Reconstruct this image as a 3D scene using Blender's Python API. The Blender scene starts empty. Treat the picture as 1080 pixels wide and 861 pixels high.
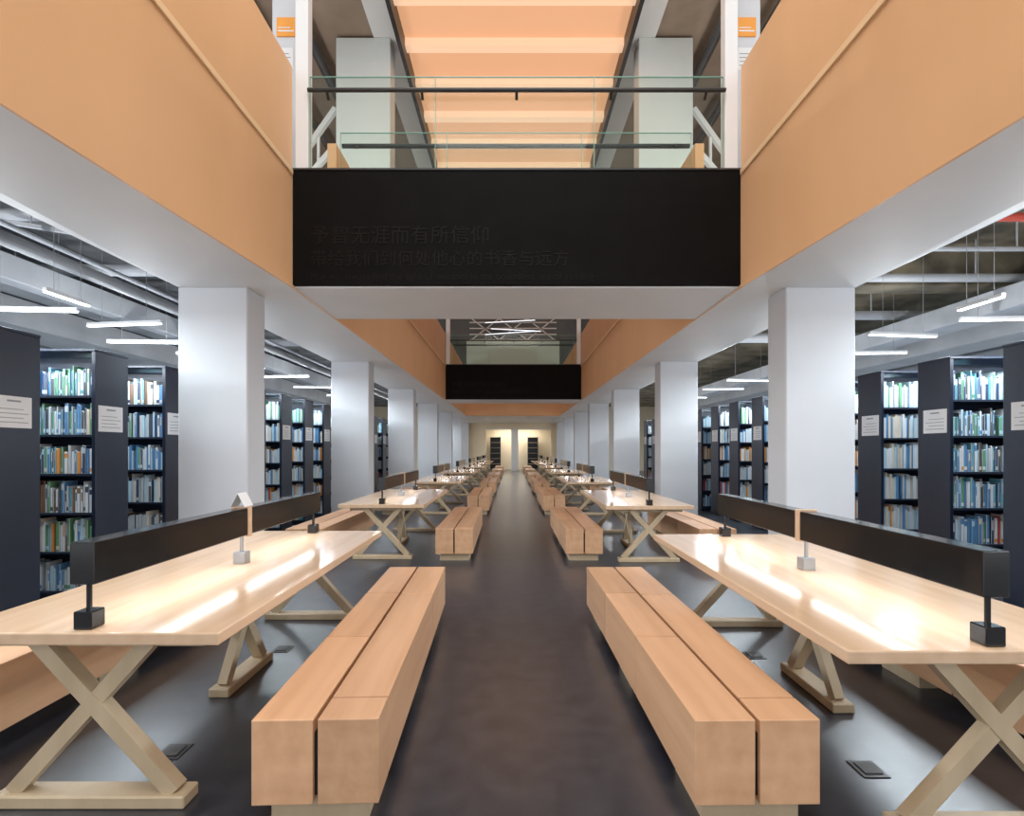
import bpy, bmesh, math, random
from mathutils import Vector, Matrix
random.seed(7)
C = bpy.context.scene.collection
ORD = ['first','second','third','fourth','fifth','sixth','seventh','eighth','ninth','tenth','eleventh','twelfth','thirteenth','fourteenth','fifteenth']

# ------------------------------------------------------------------ materials
def new_mat(name):
    m = bpy.data.materials.new(name); m.use_nodes = True
    nt = m.node_tree; b = nt.nodes['Principled BSDF']
    return m, nt, b
def noisy(name, c1, c2, scale=(4,4,4), rough=.5, detail=4, bump=0, metal=0, spec=.5, coat=0, nscale=1.0, glow=None, vary=0, ior=1.5):
    m, nt, b = new_mat(name)
    tc = nt.nodes.new('ShaderNodeTexCoord'); mp = nt.nodes.new('ShaderNodeMapping')
    mp.inputs['Scale'].default_value = scale
    nz = nt.nodes.new('ShaderNodeTexNoise'); nz.inputs['Detail'].default_value = detail; nz.inputs['Scale'].default_value = nscale
    cr = nt.nodes.new('ShaderNodeValToRGB')
    cr.color_ramp.elements[0].position = .3; cr.color_ramp.elements[1].position = .7
    cr.color_ramp.elements[0].color = (*c1, 1); cr.color_ramp.elements[1].color = (*c2, 1)
    L = nt.links
    L.new(tc.outputs['Object'], mp.inputs['Vector']); L.new(mp.outputs['Vector'], nz.inputs['Vector'])
    L.new(nz.outputs['Fac'], cr.inputs['Fac'])
    col = cr.outputs['Color']
    if vary:
        oi = nt.nodes.new('ShaderNodeObjectInfo'); hs = nt.nodes.new('ShaderNodeHueSaturation'); mr = nt.nodes.new('ShaderNodeMapRange')
        mr.inputs['To Min'].default_value = 1-vary; mr.inputs['To Max'].default_value = 1+vary
        L.new(oi.outputs['Random'], mr.inputs['Value']); L.new(mr.outputs['Result'], hs.inputs['Value']); L.new(col, hs.inputs['Color']); col = hs.outputs['Color']
    L.new(col, b.inputs['Base Color'])
    b.inputs['Roughness'].default_value = rough; b.inputs['Metallic'].default_value = metal; b.inputs['IOR'].default_value = ior
    b.inputs['Specular IOR Level'].default_value = spec; b.inputs['Coat Weight'].default_value = coat
    if glow:
        b.inputs['Emission Color'].default_value = (*glow[0], 1); b.inputs['Emission Strength'].default_value = glow[1]
    if bump:
        bp = nt.nodes.new('ShaderNodeBump'); bp.inputs['Strength'].default_value = bump; bp.inputs['Distance'].default_value = .01
        L.new(nz.outputs['Fac'], bp.inputs['Height']); L.new(bp.outputs['Normal'], b.inputs['Normal'])
    return m
def emis(name, col, s):
    m, nt, b = new_mat(name)
    b.inputs['Base Color'].default_value = (*col, 1)
    b.inputs['Emission Color'].default_value = (*col, 1); b.inputs['Emission Strength'].default_value = s
    return m
def glass_mat(name, tint):
    m = bpy.data.materials.new(name); m.use_nodes = True; nt = m.node_tree; nt.nodes.clear()
    o = nt.nodes.new('ShaderNodeOutputMaterial'); mx = nt.nodes.new('ShaderNodeMixShader')
    t = nt.nodes.new('ShaderNodeBsdfTransparent'); gl = nt.nodes.new('ShaderNodeBsdfGlossy')
    lw = nt.nodes.new('ShaderNodeLayerWeight'); pw = nt.nodes.new('ShaderNodeMath'); pw.operation = 'POWER'; pw.inputs[1].default_value = 4
    ma = nt.nodes.new('ShaderNodeMath'); ma.operation = 'MULTIPLY_ADD'; ma.inputs[1].default_value = .5; ma.inputs[2].default_value = .008
    t.inputs['Color'].default_value = (*tint, 1); gl.inputs['Roughness'].default_value = .02
    nt.links.new(lw.outputs['Facing'], pw.inputs[0]); nt.links.new(pw.outputs[0], ma.inputs[0])
    nt.links.new(ma.outputs[0], mx.inputs['Fac']); nt.links.new(t.outputs['BSDF'], mx.inputs[1]); nt.links.new(gl.outputs['BSDF'], mx.inputs[2])
    nt.links.new(mx.outputs['Shader'], o.inputs['Surface'])
    return m
M = {}
M['orange'] = noisy('orange_panel', (.72,.415,.21), (.78,.455,.235), (1.2,1.2,.5), .45, 6)
M['orange_trim'] = noisy('orange_trim', (.82,.56,.32), (.86,.60,.35), (3,3,3), .4)
M['orange_ceil_glow'] = noisy('orange_ceiling_glow', (.46,.25,.14), (.48,.26,.15), (2,2,2), .8, spec=0, glow=((1.0,.52,.28), .58))  # emission added to the panel colour so the ceiling looks evenly lit
M['orange_rib_glow'] = noisy('orange_rib_glow', (.50,.33,.20), (.52,.34,.21), (2,2,2), .8, spec=0, glow=((1,.64,.42), .72))  # rib brightness also put in as emission
M['white'] = noisy('white_paint', (.70,.71,.71), (.74,.74,.74), (1.5,1.5,1.5), .6)
M['column'] = noisy('column_paint', (.56,.58,.61), (.61,.62,.65), (1.2,1.2,1.2), .55)
M['column_up'] = noisy('upper_column_paint', (.70,.74,.72), (.75,.79,.77), (1.2,1.2,1.2), .55)
M['floor'] = noisy('dark_floor', (.009,.013,.023), (.029,.033,.044), (3,3,3), .31, 10, .10, spec=.9, nscale=2.5, ior=1.65)
M['wood'] = noisy('maple_wood', (.61,.415,.26), (.71,.50,.335), (14,1.2,14), .14, 6)
M['bench_wood'] = noisy('bench_wood', (.55,.305,.165), (.69,.41,.235), (11,.9,11), .36, 6, vary=.15)
M['leg_wood'] = noisy('leg_wood', (.46,.35,.22), (.56,.44,.29), (9,9,2), .5, 6)  # same maple as the tabletops, with shade mixed into its colour
M['black'] = noisy('black_board', (.0035,.003,.003), (.005,.0045,.0045), (3,3,3), .6, spec=.06)
M['letter'] = noisy('dark_lettering', (.0072,.0062,.0058), (.0085,.0072,.0067), (3,3,3), .55, spec=.09)
M['lamp_black'] = noisy('lamp_black', (.006,.006,.007), (.012,.012,.013), (3,30,3), .14)
M['navy'] = noisy('navy_steel', (.006,.011,.027), (.010,.017,.038), (2,2,2), .36)
M['navy_in'] = noisy('navy_shelf', (.012,.02,.04), (.018,.027,.05), (2,2,2), .45)
M['steel'] = noisy('grey_steel', (.33,.34,.36), (.42,.43,.45), (6,6,6), .35, metal=.7)
M['plate'] = noisy('socket_plate', (.05,.052,.056), (.08,.082,.085), (6,6,6), .4, metal=.5)
M['paper'] = noisy('paper', (.74,.75,.76), (.80,.80,.80), (4,4,4), .7)
M['ink'] = noisy('ink', (.25,.26,.28), (.32,.33,.35), (4,4,4), .7)
M['duct'] = noisy('pale_duct', (.44,.46,.48), (.60,.61,.63), (1.5,1.5,1.5), .4)
M['duct_d'] = noisy('grey_duct', (.22,.23,.24), (.36,.37,.38), (1.5,1.5,1.5), .45)
M['pipe_dark'] = noisy('dark_pipe', (.05,.05,.052), (.08,.08,.08), (3,3,3), .5)
M['red'] = noisy('red_pipe', (.42,.05,.03), (.5,.07,.04), (3,3,3), .45)
M['ceil_l'] = noisy('ceiling_grey', (.06,.063,.066), (.25,.255,.26), (1.8,1.8,1.8), .8, 10)
M['ceil_r'] = noisy('ceiling_brown', (.05,.042,.028), (.36,.30,.20), (1.4,1.4,1.4), .8, 10)
M['brown'] = noisy('brown_soffit', (.24,.18,.13), (.32,.24,.18), (2,2,2), .6)
M['wall'] = noisy('side_wall', (.44,.48,.52), (.50,.54,.58), (1,1,1), .7)
M['upwall'] = noisy('upper_wall', (.07,.08,.085), (.12,.13,.135), (1,1,1), .7)
M['greenwall'] = noisy('pale_green_wall', (.50,.60,.55), (.56,.66,.60), (1,1,1), .7)
M['yellow'] = noisy('beige_wall', (.78,.66,.47), (.82,.70,.51), (2,2,2), .6)
M['glass'] = glass_mat('balustrade_glass', (.935,.965,.945))
M['glass_edge'] = noisy('glass_edge', (.20,.42,.33), (.26,.5,.40), (5,5,5), .2)
M['rail'] = noisy('black_rail', (.010,.010,.011), (.016,.016,.016), (5,5,5), .4)
M['sign_orange'] = noisy('orange_sign', (.80,.30,.03), (.85,.34,.04), (4,4,4), .5)
M['tube'] = emis('tube_light', (.86,.94,1.0), 7)
M['strip'] = emis('led_strip', (.95,.98,1.0), 16)
M['bar'] = emis('bar_light', (.85,.93,1.0), 1.4)
BOOKC = {'white':((.58,.65,.70),(.68,.74,.78)), 'pale blue':((.36,.54,.67),(.44,.62,.74)), 'light grey':((.40,.46,.50),(.48,.53,.57)),
         'blue':((.06,.20,.42),(.10,.26,.48)), 'teal':((.09,.32,.42),(.13,.38,.48)), 'cream':((.58,.54,.45),(.66,.61,.51)),
         'dark grey':((.06,.065,.07),(.09,.095,.10)), 'navy blue':((.02,.04,.10),(.03,.06,.14)), 'brown':((.16,.09,.05),(.22,.12,.07)),
         'green':((.10,.28,.15),(.14,.34,.19)), 'orange':((.60,.25,.06),(.66,.30,.08)), 'red':((.40,.05,.05),(.48,.07,.06))}
BM = {k: noisy('book_' + k.replace(' ','_'), a, b, (30,30,8), .5) for k, (a, b) in BOOKC.items()}

# ------------------------------------------------------------------ mesh helpers
class MB:
    def __init__(s): s.bm = bmesh.new()
    def box(s, x0, x1, y0, y1, z0, z1, bevel=0, seg=1):
        r = bmesh.ops.create_cube(s.bm, size=1)
        vs = r['verts']
        for v in vs:
            v.co = Vector(((x0+x1)/2 + v.co.x*(x1-x0), (y0+y1)/2 + v.co.y*(y1-y0), (z0+z1)/2 + v.co.z*(z1-z0)))
        if bevel:
            es = list({e for v in vs for e in v.link_edges})
            bmesh.ops.bevel(s.bm, geom=es, offset=bevel, segments=seg, affect='EDGES', profile=.5)
        return s
    def hexa(s, pts):
        v = [s.bm.verts.new(p) for p in pts]
        for f in ((0,1,2,3),(7,6,5,4),(0,4,5,1),(1,5,6,2),(2,6,7,3),(3,7,4,0)):
            s.bm.faces.new([v[i] for i in f])
        return s
    def bar(s, p, q, w, h, side=None):
        p, q = Vector(p), Vector(q); d = (q-p).normalized()
        ref = Vector(side) if side else (Vector((0,0,1)) if abs(d.z) < .9 else Vector((0,1,0)))
        a = d.cross(ref).normalized(); b = a.cross(d).normalized()
        return s.hexa([c + a*sa*w/2 + b*sb*h/2 for c in (p, q) for sa, sb in ((-1,-1),(1,-1),(1,1),(-1,1))])
    def cyl(s, p, q, r, n=12):
        p, q = Vector(p), Vector(q); d = (q-p)
        rot = d.to_track_quat('Z','Y').to_matrix().to_4x4()
        bmesh.ops.create_cone(s.bm, cap_ends=True, segments=n, radius1=r, radius2=r, depth=d.length, matrix=Matrix.Translation((p+q)/2) @ rot)
        return s
    def mesh(s, name, mat):
        bmesh.ops.recalc_face_normals(s.bm, faces=s.bm.faces)
        me = bpy.data.meshes.new(name); s.bm.to_mesh(me); s.bm.free()
        me.materials.append(mat); return me
    def build(s, name, mat, parent=None, label=None):
        o = bpy.data.objects.new(name, s.mesh(name, mat)); C.objects.link(o); o.parent = parent
        if label: o['label'] = label
        return o
def thing(name, label, cat, loc=(0,0,0), rz=0, group=None):
    o = bpy.data.objects.new(name, None); C.objects.link(o); o.location = loc; o.rotation_euler = (0,0,rz)
    o['label'] = label; o['category'] = cat
    if group: o['group'] = group
    return o
def tag(o, label, cat, group=None):
    o['label'] = label; o['category'] = cat
    if group: o['group'] = group
    return o
def struct(name, mb, m):
    o = mb.build(name, m); o['kind'] = 'structure'; return o
def dup(root, loc, rz, label, group=None):
    r = root.copy(); C.objects.link(r); r.location = loc; r.rotation_euler = (0,0,rz); r['label'] = label
    if group: r['group'] = group
    for ch in list(root.children):
        c = ch.copy(); C.objects.link(c); c.parent = r
        for g in list(ch.children):
            d = g.copy(); C.objects.link(d); d.parent = c
    return r
def lettering(body, size, mat, parent, loc, extrude=.004):
    cu = bpy.data.curves.new('lettering', 'FONT'); cu.body = body; cu.size = size; cu.extrude = extrude
    ob = bpy.data.objects.new('tmp_text', cu); C.objects.link(ob)
    dg = bpy.context.evaluated_depsgraph_get(); dg.update()
    me = bpy.data.meshes.new_from_object(ob.evaluated_get(dg))
    bpy.data.objects.remove(ob)
    wid = max((v.co.x for v in me.vertices), default=0)
    me.materials.clear(); me.materials.append(mat)
    me.transform(Matrix.Translation(loc) @ Matrix.Rotation(math.pi/2, 4, 'X'))
    o = bpy.data.objects.new('lettering', me); C.objects.link(o); o.parent = parent
    return wid
def area(name, loc, sx, sy, power, col, rot=(0,0,0), spread=math.pi):
    l = bpy.data.lights.new(name, 'AREA'); l.shape = 'RECTANGLE'; l.size = sx; l.size_y = sy; l.energy = power; l.color = col; l.spread = spread
    o = bpy.data.objects.new(name, l); C.objects.link(o); o.location = loc; o.rotation_euler = rot
    return o
def point(name, loc, power, col, r=.01):
    l = bpy.data.lights.new(name, 'POINT'); l.energy = power; l.color = col; l.shadow_soft_size = r
    o = bpy.data.objects.new(name, l); C.objects.link(o); o.location = loc
    return o

# ------------------------------------------------------------------ setting
YB, YF = -3.0, 33.0
XB, ZS, ZU, ZP, ZT = 2.36, 3.2, 4.42, 5.56, 9.7
OX = .10                     # the right-hand structure stands this much farther out than the left
def R(s, v): return s*v + (OX if s > 0 else 0)
XL, XR = -XB, XB+OX
struct('floor', MB().box(-9.5, 9.5, YB, YF+2, -.1, 0), M['floor'])
for s, nm in ((-1,'left'), (1,'right')):
    def sx(a, b): return tuple(sorted((R(s,a), R(s,b))))
    struct('wall_'+nm, MB().box(*sorted((s*9.5, s*9.6)), YB, YF+2, 0, ZT), M['wall'])
    zi = 2.80   # the near run of the beam drops a little towards the camera at its inner edge
    a, b = R(s,XB+.02), R(s,3.6)
    mb = MB().hexa([(a,YB,zi),(b,YB,ZS),(b,YB,ZU),(a,YB,ZU),(a,5.3,ZS),(b,5.3,ZS),(b,5.3,ZU),(a,5.3,ZU)])
    mb.box(*sx(XB+.02, 3.6), 5.3, YF, ZS, ZU)
    struct('ceiling_beam_'+nm, mb, M['white'])
    struct('ceiling_aisle_'+nm, MB().box(*sorted((R(s,3.6), s*9.5)), YB, YF, 4.3, ZU), M['ceil_l'] if s < 0 else M['ceil_r'])
    # parapets, broken at the two bridges
    for a, b in ((YB, 5.3), (6.62, 17.5), (18.82, 25.0)):
        struct('wall_parapet_'+nm, MB().box(*sx(XB, XB+.12), a, b, ZU+.03, ZP, .004), M['orange'])
    a, b = R(s,XB), R(s,XB+.02); zt = ZU-.03
    mb = MB().hexa([(a,YB,zi-.006),(b,YB,zi-.006),(b,YB,zt),(a,YB,zt),(a,5.3,ZS-.006),(b,5.3,ZS-.006),(b,5.3,zt),(a,5.3,zt)])
    mb.box(*sx(XB, XB+.02), 5.3, 25.0, ZS-.006, zt)
    struct('wall_fascia_'+nm, mb, M['orange'])
    for a, b in ((YB, 5.28), (6.64, 17.48), (18.84, 25.0)):
        struct('trim_ledge_'+nm, MB().box(*sx(XB-.018, XB+.03), a, b, ZU-.03, ZU+.03, .004), M['orange_trim'])
    struct('ceiling_upper_'+nm, MB().box(*sorted((R(s,2.75), s*9.5)), 4.0, 25.0, ZT, ZT+.1), M['brown'])
    struct('ceiling_border_'+nm, MB().box(*sx(2.22, 2.75), 4.0, 25.0, ZT-.06, ZT+.1), M['white'])
    struct('trim_track_'+nm, MB().box(*sx(2.14, 2.22), 4.0, 25.0, ZT-.40, ZT+.05), M['rail'])
# peach coffered ceiling over the void, its brightness put in as added glow
struct('ceiling_coffer', MB().box(-2.14, 2.14+OX, 4.0, 25.0, ZT-.02, ZT+.1), M['orange_ceil_glow'])
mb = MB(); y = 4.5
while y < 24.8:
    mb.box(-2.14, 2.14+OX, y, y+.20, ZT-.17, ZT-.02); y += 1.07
struct('ceiling_coffer_ribs', mb, M['orange_rib_glow'])
# far end
struct('wall_far_upper', MB().box(-9.5, 9.5, 25.0, 25.2, ZU, ZT), M['upwall'])
struct('wall_far_gallery', MB().box(-2.3, 2.4, 24.93, 25.0, ZU, 6.95), M['greenwall'])
struct('wall_far_fascia', MB().box(XL, XR, 24.9, 25.2, ZS-.05, ZU), M['orange'])
struct('ceiling_far', MB().box(XL, XR, 25.2, YF, ZS, ZU), M['white'])
mb = MB().box(-9.5, -1.75, YF, YF+.2, 0, 4.3).box(2.6, 9.5, YF, YF+.2, 0, 4.3).box(-1.75, 2.6, YF, YF+.2, 2.85, 4.3)
struct('wall_far', mb, M['yellow'])
struct('wall_far_room', MB().box(-4, 4.5, YF+1.9, YF+2, 0, 4.3), M['yellow'])
struct('ceiling_far_room', MB().box(-4, 4.5, YF+.2, YF+2, 3.0, 3.1), M['white'])
struct('door_1', MB().box(-.05, .42, YF+.05, YF+.16, 0, 2.8).box(-1.75, 2.6, YF+.05, YF+.12, 2.77, 2.85), M['white'])

# ------------------------------------------------------------------ columns
for s, nm in ((-1,'left'), (1,'right')):
    for k in range(7):
        y = 5.31 + 4.5*k
        mb = MB().box(-.375, .375, 0, .38, 0, ZS, .012)
        o = mb.build('column', M['column']); o.location = (R(s,3.225), y, 0)
        tag(o, f'{ORD[k]} square white column from the camera on the {nm} side of the hall', 'column', f'white columns on the {nm}')
    # upper piers
    for (xa, xb, y, lab) in ((2.5, 2.80, 5.75, 'white upper gallery pier beside the near end of the glass bridge'), (2.42, 3.5, 9.8, 'wide white upper gallery column seen through the bridge glass')):
        t = thing('gallery_column', f'{lab} on the {nm}', 'column', (R(s,(xa+xb)/2), y, ZU))
        w = (xb-xa)/2
        MB().box(-w, w, 0, .4, 0, ZT-ZU-.06, .01).build('shaft', M['column_up'] if y > 6 else M['column'], t)
        if y < 6:
            xi = -s*w + s*.02
            a, b = sorted((xi, xi + s*.22))
            sp = MB().box(a, b, -.015, 0, 1.84, 2.06, .003).build('sign_plate', M['sign_orange'], t, 'orange square sign plate')
            MB().box(a+.02, b-.02, -.018, -.015, 1.89, 1.905).box(a+.02, b-.06, -.018, -.015, 1.93, 1.94).build('sign_print', M['paper'], sp)
            np_ = MB().box(a+.01, b-.03, -.008, 0, 1.45, 1.71, .002).build('notice', M['paper'], t, 'white paper notice below the orange sign')
            mb = MB()
            for q in range(4): mb.box(a+.03, b-.06-.02*(q % 2), -.010, -.008, 1.50+.045*q, 1.508+.045*q)
            mb.build('notice_print', M['ink'], np_)
    for kk, yb in enumerate((5.32, 17.52)):
        o = MB().box(-.07, .07, 0, .12, ZU+.02, ZT-.06, .006).build('bridge_post', M['white'])
        o.location = (R(s,2.28), yb+.02, 0)
        tag(o, f'slim white post rising at the {nm} end of the {"near" if kk==0 else "far"} glass bridge', 'post')
    # diagonal braces tied into the wide gallery column
    t = thing('diagonal_brace', f'pale diagonal struts behind the bridge glass, beside the wide {nm} gallery column', 'brace', (R(s,3.56), 9.95, ZU))
    for dz in (0, -.75):
        MB().bar((0, 0, 3.9+dz), (s*2.75, 0, .02), .09, .10, (0,1,0)).build('strut', M['white'], t)
    MB().bar((s*.35, .02, 0), (s*.35, .02, 3.4), .05, .05).build('upright', M['white'], t)
    # exposed pipes and a crossbeam under the upper ceiling
    for q, (px, pz) in enumerate(((3.9, 9.35), (4.7, 9.2))):
        o = MB().cyl((s*px, 5, pz), (s*px, 24.9, pz), .09, 12).cyl((s*px, 8, pz), (s*px, 8, ZT), .012, 6).cyl((s*px, 15, pz), (s*px, 15, ZT), .012, 6).build('gallery_pipe', M['pipe_dark'])
        tag(o, f'{"inner" if q == 0 else "outer"} dark pipe under the upper {nm} gallery ceiling', 'pipe')
    o = MB().box(*sorted((R(s,2.9), s*9.4)), 7.0, 7.3, 9.5, ZT).build('gallery_beam', M['pipe_dark'])
    tag(o, f'dark beam under the upper ceiling of the {nm} gallery', 'beam')

# ------------------------------------------------------------------ bridges
def make_bridge(y, lab):
    t = thing('footbridge', lab, 'bridge', (0, y, ZS))
    z = -ZS
    MB().box(XL, XR, .06, 1.32, .0, ZU+z).build('deck', M['white'], t)
    fa = MB().box(XL, XR, 0, .06, .02, ZU+z+.03, .004).build('fascia', M['black'], t, 'black front board with dim raised lettering')
    MB().box(XL, XR, -.01, .08, ZU+z+.03, ZU+z+.05).build('edge_trim', M['rail'], t)
    lettering('予智无涯而有所信仰', .215, M['letter'], fa, (-2.17, 0, .475))
    lettering('带给我们到何处他心的书香与远方', .186, M['letter'], fa, (-2.17, 0, .235))
    x = -2.17
    for word in 'May we always find the light of wisdom in the boundless sea of reading'.split():
        x += lettering(word, .105, M['letter'], fa, (x, 0, .075)) + .035
    for yy in (.07, 1.02):
        xl, xr = XL+.16, XR-.16
        for a, b in ((xl, -.84), (-.83, .89), (.90, xr)):
            g = MB().box(a, b, yy, yy+.014, ZU+z+.0, ZU+z+1.085).build('glass_panel', M['glass'], t)
            MB().box(a, b, yy, yy+.014, ZU+z+1.085, ZU+z+1.092).box(a-.003, a, yy, yy+.014, ZU+z, ZU+z+1.092).box(b, b+.003, yy, yy+.014, ZU+z, ZU+z+1.092).build('glass_edge', M['glass_edge'], g)
        yr = yy-.06 if yy < .5 else yy+.07
        zr = .90 if yy < .5 else .96
        r = MB().cyl((xl, yr, ZU+z+zr), (xr, yr, ZU+z+zr), .022 if yy < .5 else .028).build('handrail', M['rail'], t)
        for k in range(5):
            x = xl + .2 + k*(xr-xl-.4)/4
            MB().cyl((x, yy+.007, ZU+z+zr-.06), (x, yr, ZU+z+zr), .016, 8).build('rail_bracket', M['rail'], r)
    return t
make_bridge(5.3, 'nearer white footbridge across the hall with black lettered front and glass railing')
make_bridge(17.5, 'farther small footbridge deep in the hall with black front and glass railing')

# ------------------------------------------------------------------ tables
L = 2.42; HW = .56; TH = .73
def make_table():
    t = thing('reading_table', 'x', 'table')
    MB().box(-HW, HW, 0, L, TH-.05, TH, .006, 2).build('tabletop', M['wood'], t)
    MB().box(-HW+.12, HW-.12, .1, L-.1, TH-.09, TH-.05).build('apron', M['leg_wood'], t)
    for yy in (.1, L-.12):
        tr = MB().bar((-.23, yy, TH-.06), (.33, yy, .05), .062, .058, (0,1,0)).bar((.23, yy, TH-.06), (-.33, yy, .05), .062, .05, (0,1,0)).build('leg', M['leg_wood'], t)
        MB().box(-.39, .39, yy-.05, yy+.05, 0, .052, .006).build('foot_plank', M['leg_wood'], tr)
    yc = L/2
    tr = MB().bar((0, yc-.18, TH-.06), (0, yc+.21, .05), .06, .065, (1,0,0)).bar((0, yc+.18, TH-.06), (0, yc-.21, .05), .06, .055, (1,0,0)).build('leg', M['leg_wood'], t)
    MB().box(-.06, .06, yc-.27, yc+.27, 0, .052, .006).build('foot_plank', M['leg_wood'], tr)
    return t
def make_lamp():
    t = thing('desk_lamp', 'x', 'lamp', (0,0,TH))
    LL = L-.1
    for a, b in ((0, LL*.5-.02), (LL*.5+.02, LL)):
        h = MB().box(-.05, .05, a, b, .18, .35, .005, 2).build('lamp_housing', M['lamp_black'], t)
        MB().box(-.020, .020, a+.05, b-.05, .179, .1805).build('diffuser', M['strip'], h)
    MB().box(-.056, .056, LL*.5-.02, LL*.5+.02, .17, .36, .002).build('wooden_spacer', M['wood'], t)
    for y, m in ((.035, M['lamp_black']), (LL*.5, M['steel']), (LL-.035, M['lamp_black'])):
        p = MB().cyl((0, y, .05), (0, y, .185), .010, 12).build('post', m, t)
        MB().box(-.037, .037, y-.035, y+.035, 0, .072, .004).build('base_block', m, p)
    return t
tb0, lm0 = make_table(), make_lamp()
def make_bench():
    t = thing('bench', 'x', 'bench')
    BW = .48; BL = 2.44; g = .009
    for s, cuts in ((0, (0, .84, 1.66, BL)), (1, (0, .17, 1.62, BL))):
        x0 = 0 if s == 0 else BW/2+g; x1 = BW/2-g if s == 0 else BW
        for a, b in zip(cuts[:-1], cuts[1:]):
            MB().box(x0, x1, a+(.004 if a else 0), b-(.004 if b < BL else 0), .095, .42, .004, 2).build('seat_block', M['bench_wood'], t)
    for y in (.06, BL/2-.1, BL-.36):
        MB().box(.05, BW-.05, y, y+.3, 0, .095).build('foot', M['leg_wood'], t)
    MB().box(BW/2-.03, BW/2+.03, .02, BL-.02, .12, .36).build('core', M['lamp_black'], t)
    return t
bn0 = make_bench()
place = ['nearest', 'second', 'third', 'fourth', 'fifth', 'sixth', 'farthest']
first = {}
def put(proto, key, loc, rz, label, group):
    if key not in first:
        first[key] = 1; proto.location = loc; proto.rotation_euler = (0,0,rz); proto['label'] = label; proto['group'] = group; return proto
    return dup(proto, loc, rz, label, group)
for k in range(7):
    for s, nm in ((-1,'left'), (1,'right')):
        y0 = (1.93 if s < 0 else 1.76) + 4.5*k
        xc = -1.71 if s < 0 else 1.76
        tb = put(tb0, 't', (xc, y0, 0), 0, f'{place[k]} long maple reading table in the row on the {nm} of the aisle', f'reading tables on the {nm}')
        if s > 0 and k == 0:
            for ch in tb.children:
                if ch.name.startswith('leg'): ch.location.x += .06
        put(lm0, 'l', (xc, y0+.03, TH), 0, f'long black lamp bar standing on the {place[k]} {nm} reading table', f'lamp bars on the {nm} tables')
        yb = 1.87 + 4.5*k
        if s < 0: xb, rz = -.99, math.radians(1.8 if k == 0 else .5)
        else: xb, rz = .695, math.radians(1.0 if k == 0 else .3)
        put(bn0, 'b', (xb, yb, 0), rz, f'{place[k]} orange wood bench along the {nm} edge of the central aisle', f'aisle benches on the {nm}')
        xo = -2.93 if s < 0 else 2.42
        put(bn0, 'b', (xo, yb, 0), 0, f'{place[k]} wood bench behind the {nm} tables, on the bookcase side', f'outer benches on the {nm}')
        # LED under the lamp bar
        for q in ((0, 1) if k < 2 else (.5,)):
            ly = y0 + .05 + (.58 + q*1.16)
            for side in (-1, 1):
                area('lamp_led', (xc + side*.035, ly, TH+.172), .02, .7 if k < 2 else 1.6, .12 if k < 2 else .45, (.95,.98,1), (0, math.radians(-14*side), 0), math.radians(125))
# tent card
mb = MB()
mb.bar((-.045, 0, 0), (0, 0, .085), .10, .003, (1,0,.0)).bar((.045, 0, 0), (0, 0, .085), .10, .003, (1,0,0))
o = mb.build('tent_card', M['paper']); o.location = (-1.71, 3.12, TH+.36); tag(o, 'small folded white card on top of the nearest left lamp bar', 'card')
# floor sockets
for (x, y, lab) in ((-1.66,3.57,'under the far half of the nearest left table'), (-1.62,2.36,'near the front legs of the nearest left table'),
                    (1.70,3.46,'under the far half of the nearest right table'), (1.61,2.23,'near the front legs of the nearest right table')):
    t = thing('floor_socket', 'square metal floor socket box ' + lab, 'socket', (x, y, 0))
    MB().box(-.06, .06, -.06, .06, 0, .005, .002).build('plate', M['plate'], t)
    MB().box(-.04, .04, -.04, .04, .005, .010, .002).build('flap', M['pipe_dark'], t)

# ------------------------------------------------------------------ bookcases
BH, BD, BLEN, PIT = 2.38, .40, 1.94, .372
def make_case(s):
    t = thing('bookcase', 'x', 'bookcase')
    def bx(mb, a, b, *r): 
        a, b = sorted((s*a, s*b)); return mb.box(a, b, *r)
    for a in (0, BLEN-.04): bx(MB(), a, a+.04, 0, BD, 0, BH, .004).build('end_panel', M['navy'], t)
    bx(MB(), .95, .98, .005, BD-.005, .1, BH-.03).build('upright', M['navy_in'], t)
    bx(MB(), .04, BLEN-.04, BD/2-.01, BD/2+.01, .1, BH-.03).build('back_panel', M['navy_in'], t)
    bx(MB(), .04, BLEN-.04, .02, BD-.02, 0, .08).build('plinth', M['navy'], t)
    bx(MB(), .0, BLEN, -.005, BD+.005, BH, BH+.025, .003).build('top_panel', M['navy'], t)
    for k in range(6):
        bx(MB(), .04, BLEN-.04, .006, BD-.006, .08+k*PIT, .10+k*PIT).build('shelf', M['navy_in'], t)
    sg = bx(MB(), -.006, 0, .03, BD-.08, 1.62, 1.87, .001).build('sign', M['paper'], t, 'white paper sign on the end panel')
    mb = MB()
    for q in range(4): bx(mb, -.0068, -.006, .06, BD-.11-.04*(q % 2), 1.66+q*.035, 1.666+q*.035)
    bx(mb, -.0068, -.006, .12, BD-.17, 1.825, 1.84)
    mb.build('sign_print', M['ink'], sg)
    return t
books = []
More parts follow.
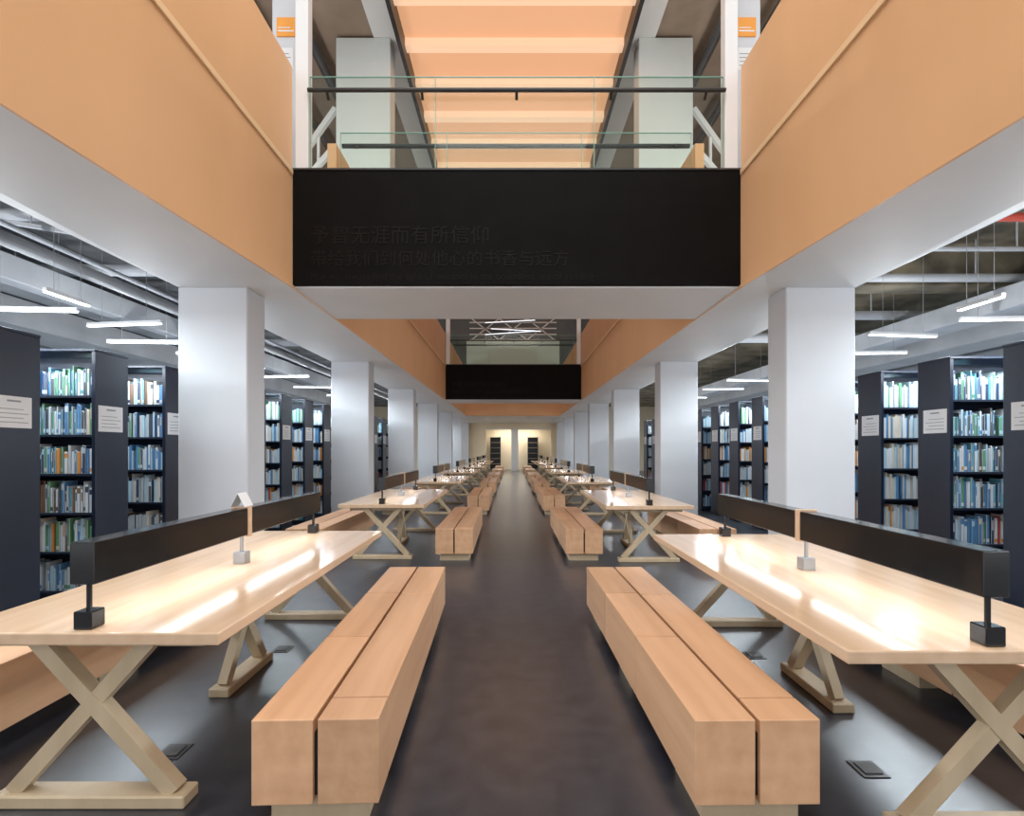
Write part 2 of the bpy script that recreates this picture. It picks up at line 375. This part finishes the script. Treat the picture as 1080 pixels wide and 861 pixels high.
def fill(casex, casey, s, caselab, xmax, kcase):
    for r in range(6):
        z = .10 + r*PIT
        rowtop = 5-r
        pal = {0:['white','pale blue','teal','white','light grey','pale blue','light grey','green'], 1:['white','pale blue','light grey','white','cream','blue','pale blue'],
               2:['white','light grey','pale blue','cream','blue','white','orange'], 3:['dark grey','brown','dark grey','navy blue','light grey'] if (kcase == 1 and s < 0) else ['white','pale blue','blue','light grey','white','cream'],
               4:['blue','pale blue','white','pale blue','cream','orange','white','red'], 5:['pale blue','white','blue','light grey','green','pale blue']}[rowtop]
        if s < 0 and kcase == 2: pal = ['dark grey','light grey','brown','navy blue','light grey','cream','pale blue'] if rowtop != 2 else ['white','pale blue','blue']
        hb = random.choice((.24,.26,.28))
        x = .05
        while x < xmax:
            if .93 < x < .985: x = .985
            w = random.uniform(.016,.038)
            if random.random() < .04: x += random.uniform(.015,.035)
            h = min(.335, hb + random.uniform(-.045,.045)); dp = random.uniform(.13,.165)
            c = random.choice(pal)
            books.append((casex + s*(x+w/2), casey+.018+random.uniform(0,.012), z, w-.0015, dp, h, c, caselab, rowtop))
            x += w
windows = ((40,104),(134,190),(918,967),(1000,1072),(282,352),(737,812))
for s, nm, X, y0 in ((-1,'left',3.95,3.73), (1,'right',4.49,4.11)):
    proto = make_case(s)
    for k in range(14):
        y = y0 + .946*k
        lab = f'{ORD[k]} tall navy bookcase from the camera in the row on the {nm}'
        if k == 0: proto.location = (s*X, y, 0); proto['label'] = lab; proto['group'] = f'bookcases on the {nm}'
        else: dup(proto, (s*X, y, 0), 0, lab, f'bookcases on the {nm}')
        fill(s*X, y, s, f'{ORD[k]} {nm} bookcase', 1.0 if k < 4 else .6, k)
cand = []
for i, b in enumerate(books):
    px = 540 + 520*b[0]/b[1]
    if any(a < px < c for a, c in windows): cand.append((b[1], i))
cand.sort(); solo = {i for _, i in cand[:298]}
def book_mesh(w, d, h, c, v, alt):
    mb = MB().box(-w/2, w/2, 0, d, 0, h, min(.003, w*.15))
    n0 = len(mb.bm.faces)
    if v in (0, 1): mb.box(-w*.42, w*.42, -.0006, .0005, .02, .055)
    if v in (1, 2): mb.box(-w*.22, w*.22, -.0006, .0005, h*.5, h*.86)
    if v == 3: mb.box(-w*.45, w*.45, -.0006, .0005, h*.72, h*.92).box(-w*.2, w*.2, -.0006, .0005, h*.25, h*.6)
    mb.bm.faces.ensure_lookup_table()
    for f in mb.bm.faces[n0:]: f.material_index = 1
    me = mb.mesh('book', BM[c]); me.materials.append(BM[alt])
    return me
def qz(v, q): return round(v/q)*q
cache = {}
stuff = MB(); cols = list(BM)
for i, (x, y, z, w, d, h, c, cl, r) in enumerate(books):
    if i in solo:
        kw = qz(w-.001,.003); kw = kw if kw <= w else kw-.003
        alt = random.choice(('navy blue','teal','blue','green','dark grey')) if c in ('white','cream','pale blue','light grey') else 'white'
        key = (max(.012, kw), qz(d,.015), qz(h,.015), c, random.randrange(5), alt)
        if key not in cache: cache[key] = book_mesh(*key)
        o = bpy.data.objects.new('book', cache[key]); C.objects.link(o); o.location = (x, y, z)
        tag(o, f'{c} book upright on the {ORD[r]} shelf from the top of the {cl}', 'book', f'{c} books on {ORD[r]} shelf of {cl}')
    else:
        n0 = len(stuff.bm.faces)
        stuff.box(x-w/2, x+w/2, y, y+d, z, z+h)
        stuff.bm.faces.ensure_lookup_table()
        ci = cols.index(c)
        for f in stuff.bm.faces[n0:]: f.material_index = ci
o = stuff.build('book_rows', BM[cols[0]])
for c in cols[1:]: o.data.materials.append(BM[c])
o['kind'] = 'stuff'; o['label'] = 'rows of small library books filling the more distant bookcases'; o['category'] = 'books'
# two dark bookcases in the far room
for x, lab in ((-1.15,'dark bookcase in the far doorway left of centre'), (1.45,'dark bookcase in the far doorway right of centre')):
    t = thing('bookcase', lab, 'bookcase', (x, YF+1.2, 0))
    for a in (-.36, .33): MB().box(a, a+.03, 0, .35, 0, 2.3).build('end_panel', M['navy'], t)
    MB().box(-.33, .33, .32, .35, 0, 2.3).build('back_panel', M['navy'], t)
    for q in range(7): MB().box(-.33, .33, 0, .32, .05+q*.37, .07+q*.37).build('shelf', M['leg_wood'], t)

# ------------------------------------------------------------------ side ceilings: lights, pipes, ducts
def make_tube(Lx, hang):
    t = thing('linear_light', 'x', 'ceiling light')
    MB().box(0, Lx, -.022, .022, .012, .05, .004).build('housing', M['white'], t)
    MB().box(.01, Lx-.01, -.019, .019, 0, .012).build('diffuser', M['tube'], t)
    for x in (Lx*.2, Lx*.8): MB().cyl((x, 0, .05), (x, 0, hang), .0025, 6).build('suspension_rod', M['duct_d'], t)
    return t
TL = 1.0
tubeL = make_tube(TL, 1.36); n = 0
for s, nm, X, y0 in ((-1,'left',4.2,5.33), (1,'right',4.6,5.78)):
    for j, (k, dx) in enumerate(((0, .55), (.75, 0), (1.7, .5), (2.6, .1), (4, .4), (5.3, 0), (7, .1), (9, 0))):
        y = y0 + .946*k
        if s > 0 and j == 2: y += .42
        x = R(s, X+dx) if s > 0 else s*(X+dx) - TL
        rz = (math.radians(-7) if j % 2 else math.radians(4)) * (1 if s < 0 else -1)
        lab = f'{ORD[j]} white linear light hanging across the bookcase aisles on the {nm}'
        g = f'linear lights over the {nm} bookcases'
        if n == 0: tubeL.location = (x, y, 2.95); tubeL.rotation_euler = (0,0,rz); tubeL['label'] = lab; tubeL['group'] = g
        else: dup(tubeL, (x, y, 2.95), rz, lab, g)
        n += 1
for s, nm, x, y in ((-1,'left',-4.46,4.7), (1,'right',4.86,4.87)):
    t = make_tube(.5, 1.36); t.location = (x, y, 2.95); t.rotation_euler = (0,0,math.pi/2)
    t['label'] = f'short bright hanging light pointing at the camera, above the {nm} bookcases'
for s, ya in ((-1, 4.35), (1, 4.76)):
    for k, y in enumerate([2.2, 3.4] + [ya + .946*q for q in range(7)] + [12, 14, 16.5, 20, 27]):
        area('aisle_lamp', (s*(5.2 if s < 0 else 5.7), y, 2.93), 2.2, .2, (92 if s < 0 else 100) if k < 9 else 130, (.83,.93,1.0))
    for y in (-1.0, 1.2, 3.0, 4.6, 6.6, 9.4, 12.5, 16, 20, 25, 30):
        point('soffit_fill', (s*5.0, y, 2.66), 42 if y < 10 else 46, (.93,.97,1.0))  # added fill points to brighten the soffits and side ceilings
def pipe(mb, nm, label, mat, cat): return tag(mb.build(nm, mat), label, cat)
D = M['duct']; G = M['duct_d']; K = M['pipe_dark']
pipe(MB().box(-6.05,-5.82, 1, 20, 3.42, 3.72, .01).box(-6.07,-5.80, 4.0, 4.05, 3.40, 4.3).box(-6.07,-5.80, 9.0, 9.05, 3.40, 4.3), 'air_duct', 'pale rectangular air duct along the left aisle ceiling', D, 'duct')
pipe(MB().cyl((-4.05,1,3.5), (-4.05,20,3.5), .055, 14).cyl((-4.05,4.5,3.5),(-4.05,4.5,4.3),.01,6).cyl((-4.05,8,3.5),(-4.05,8,4.3),.01,6), 'ceiling_pipe', 'pale round pipe running along the left ceiling beside the white beam', D, 'pipe')
pipe(MB().cyl((-4.7,1,3.40), (-4.7,20,3.40), .07, 16).cyl((-4.7,4.4,3.4),(-4.7,4.4,4.3),.01,6).cyl((-4.7,8.6,3.4),(-4.7,8.6,4.3),.01,6), 'ceiling_pipe', 'silver pipe running along the left bay over the bookcases', G, 'pipe')
pipe(MB().cyl((-4.88,1,3.62), (-4.88,20,3.62), .03, 10).cyl((-4.88,4.4,3.6),(-4.88,4.4,4.3),.008,6), 'ceiling_pipe', 'thin conduit beside the silver pipe in the left bay', D, 'pipe')
for y, z, r, lab, m in ((2.6,3.88,.06,'pale pipe crossing the left ceiling nearest the camera', D), (3.4,4.0,.05,'thin pale pipe crossing the left ceiling at the photo edge', D), (4.2,3.90,.09,'fat grey pipe crossing the left ceiling above the nearest bookcase', G),
                  (4.75,4.02,.03,'thin dark conduit crossing the left ceiling above the second bookcase', K),
                  (5.15,3.90,.06,'pale pipe crossing the left ceiling above the second bookcase', D), (6.75,3.90,.08,'thicker pale pipe crossing the left ceiling behind the first column', D),
                  (7.4,3.95,.05,'thin dark pipe crossing the left ceiling behind the first column', K),
                  (9.5,3.90,.10,'grey pipe crossing the left ceiling near the second column', G), (11.3,3.90,.09,'pale pipe crossing the left ceiling beyond the second column', D)):
    pipe(MB().cyl((-3.62,y,z), (-9.4,y,z), r, 14).cyl((-6.8,y,z),(-6.8,y,4.3),.01,6), 'ceiling_pipe', lab, m, 'pipe')
pipe(MB().box(-6.6,-6.2, 1, 20, 3.5, 3.58).box(-6.62,-6.6, 1, 20, 3.5, 3.66).box(-6.2,-6.18, 1, 20, 3.5, 3.66).cyl((-6.4,5.4,3.55),(-6.4,5.4,4.3),.01,6), 'cable_tray', 'grey cable tray along the left ceiling', G, 'tray')
pipe(MB().box(-8.4,-7.4, 1, 20, 3.3, 3.72, .01).box(-8.42,-7.38, 5.6, 5.65, 3.28, 4.3), 'air_duct', 'big pale air duct deeper in the left bay ceiling', D, 'duct')
pipe(MB().box(-4.62,-4.48, 1, 20, 4.12, 4.2).cyl((-4.55,5.6,4.15),(-4.55,5.6,4.3),.01,6), 'cable_tray', 'narrow dark tray high above the left bookcase ends', K, 'tray')
pipe(MB().bar((-3.7,5.75,3.74), (-5.7,4.75,3.78), .04, .04).bar((-4.98,5.1,3.78),(-4.98,5.1,4.3),.01,.01), 'cable_conduit', 'pale slanting conduit across the left bay ceiling', D, 'conduit')
pipe(MB().cyl((3.72,5.2,3.9), (9.4,5.2,3.9), .045, 14).cyl((6.1,5.2,3.9),(6.1,5.2,4.3),.012,6), 'ceiling_pipe', 'red sprinkler pipe crossing the right ceiling', M['red'], 'pipe')
pipe(MB().cyl((4.2,1,3.5), (4.2,20,3.5), .04, 14).cyl((4.2,5,3.5),(4.2,5,4.3),.01,6), 'ceiling_pipe', 'grey pipe along the right ceiling above the bookcase ends', G, 'pipe')
pipe(MB().box(3.71, 9.4, 7.05, 7.45, 3.8, 4.3), 'ceiling_beam', 'brown concrete beam crossing the right aisle ceiling', M['ceil_r'], 'beam')
pipe(MB().box(3.71, 9.4, 4.45, 4.75, 3.98, 4.3), 'ceiling_beam', 'rough brown concrete beam crossing the right ceiling nearer the camera', M['ceil_r'], 'beam')
pipe(MB().box(6.5,7.0, 1, 20, 3.3, 3.6, .01).box(6.49,7.01,5.6,5.65,3.28,4.3), 'air_duct', 'pale rectangular air duct along the right aisle ceiling', D, 'duct')
pipe(MB().cyl((3.72,6.70,3.78), (9.4,6.70,3.78), .055, 14).cyl((6.3,6.70,3.78),(6.3,6.70,4.3),.01,6), 'ceiling_pipe', 'pale pipe crossing the right ceiling above the linear lights', D, 'pipe')
pipe(MB().cyl((3.72,6.15,3.95), (9.4,6.15,3.95), .03, 10).cyl((6.3,6.15,3.95),(6.3,6.15,4.3),.01,6), 'ceiling_pipe', 'thin pale conduit crossing the right ceiling', D, 'pipe')
pipe(MB().cyl((3.72,8.65,3.8), (9.4,8.65,3.8), .08, 14).cyl((6.3,8.65,3.8),(6.3,8.65,4.3),.01,6), 'ceiling_pipe', 'fat pale pipe crossing the right ceiling beyond the concrete beam', D, 'pipe')
pipe(MB().cyl((3.72,10.2,3.75), (9.4,10.2,3.75), .1, 14).cyl((6.3,10.2,3.8),(6.3,10.2,4.3),.01,6), 'ceiling_pipe', 'silver pipe crossing the right ceiling behind the second column', D, 'pipe')
pipe(MB().cyl((4.5,1,3.6), (4.5,20,3.6), .03, 10).cyl((4.5,5.6,3.6),(4.5,5.6,4.3),.01,6), 'ceiling_pipe', 'thin pale conduit along the right bay ceiling', D, 'pipe')
pipe(MB().box(7.6,8.3, 1, 20, 3.2, 3.55, .01).box(7.58,8.32,5.8,5.85,3.18,4.3), 'air_duct', 'big pale air duct deeper in the right bay ceiling', D, 'duct')
# light bars and lattice far above the second bridge
t = thing('roof_lattice', 'white crossing lattice bars on the dark wall above the far bridge', 'lattice', (.05, 24.97, 6.97))
for x0, x1, z0, z1 in ((-2.2,2.2,.02,.02), (-2.2,2.2,.3,.3), (-2.2,2.2,.6,.6), (-2.2,2.2,.9,.9), (-2.1,-.7,.02,1.1), (-.7,.7,1.1,.02), (.7,2.1,.02,1.1), (-.7,-2.1,.02,1.1), (.7,-.7,1.1,.02), (2.1,.7,.02,1.1)):
    MB().bar((x0, 0, z0), (x1, 0, z1), .05, .05, (0,1,0)).build('lattice_bar', M['white'], t)
for k in range(3):
    t = thing('light_bar', f'{ORD[k]} pale slanted light bar from the bottom on the dark wall above the far bridge', 'light', (-1.4+.3*(k % 2), 24.84, 7.2+.30*k), 0, 'light bars on the far upper wall')
    t.rotation_euler = (0, math.radians((-4, 3, -3)[k]), 0)
    MB().box(0, 2.6, 0, .1, 0, .05, .004).build('housing', M['duct'], t)
    MB().box(.05, 2.55, -.01, 0, .01, .04).build('diffuser', M['bar'], t)

# ------------------------------------------------------------------ lights
area('overhead_fill', (0, .6, 9.6), 4.0, 6.5, 400, (1,.95,.89))  # unseen overhead light added to brighten floor and benches
for s in (-1, 1):
    for y in (5.6, 8.2, 11.5, 15, 20, 23.5):
        area('gallery_fill', (s*3.9, y, 4.9), .3, 2.2 if y > 6 else .6, 22, (1,.97,.94), (math.radians(180), 0, 0))  # added fill hidden behind the parapets, brightens coffers and upper columns
    point('gallery_column_fill', (s*4.4, 7.2, 4.9), 150, (1,1,.98), .03)  # hidden point light added to brighten the upper column fronts
area('far_room_lamp', (.3, YF+1.0, 2.95), 3.0, .8, 85, (1,.94,.83))
area('far_hall_lamp', (0, 29, 3.18), 2.5, 5, 70, (1,.95,.9))
w = bpy.data.worlds.new('World'); bpy.context.scene.world = w; w.use_nodes = True
w.node_tree.nodes['Background'].inputs[0].default_value = (.95,.97,1.0,1); w.node_tree.nodes['Background'].inputs[1].default_value = 1.25

# ------------------------------------------------------------------ camera
cam = bpy.data.cameras.new('Camera'); co = bpy.data.objects.new('Camera', cam); C.objects.link(co)
co.location = (0,0,1.45); co.rotation_euler = (math.pi/2,0,0)
cam.sensor_width = 36; cam.lens = 520*36/1080; cam.shift_y = (474-430.5)/1080; cam.clip_start = .05; cam.clip_end = 200
sc = bpy.context.scene; sc.camera = co
sc.view_settings.view_transform = 'Standard'; sc.view_settings.exposure = 0; sc.view_settings.gamma = 1.04
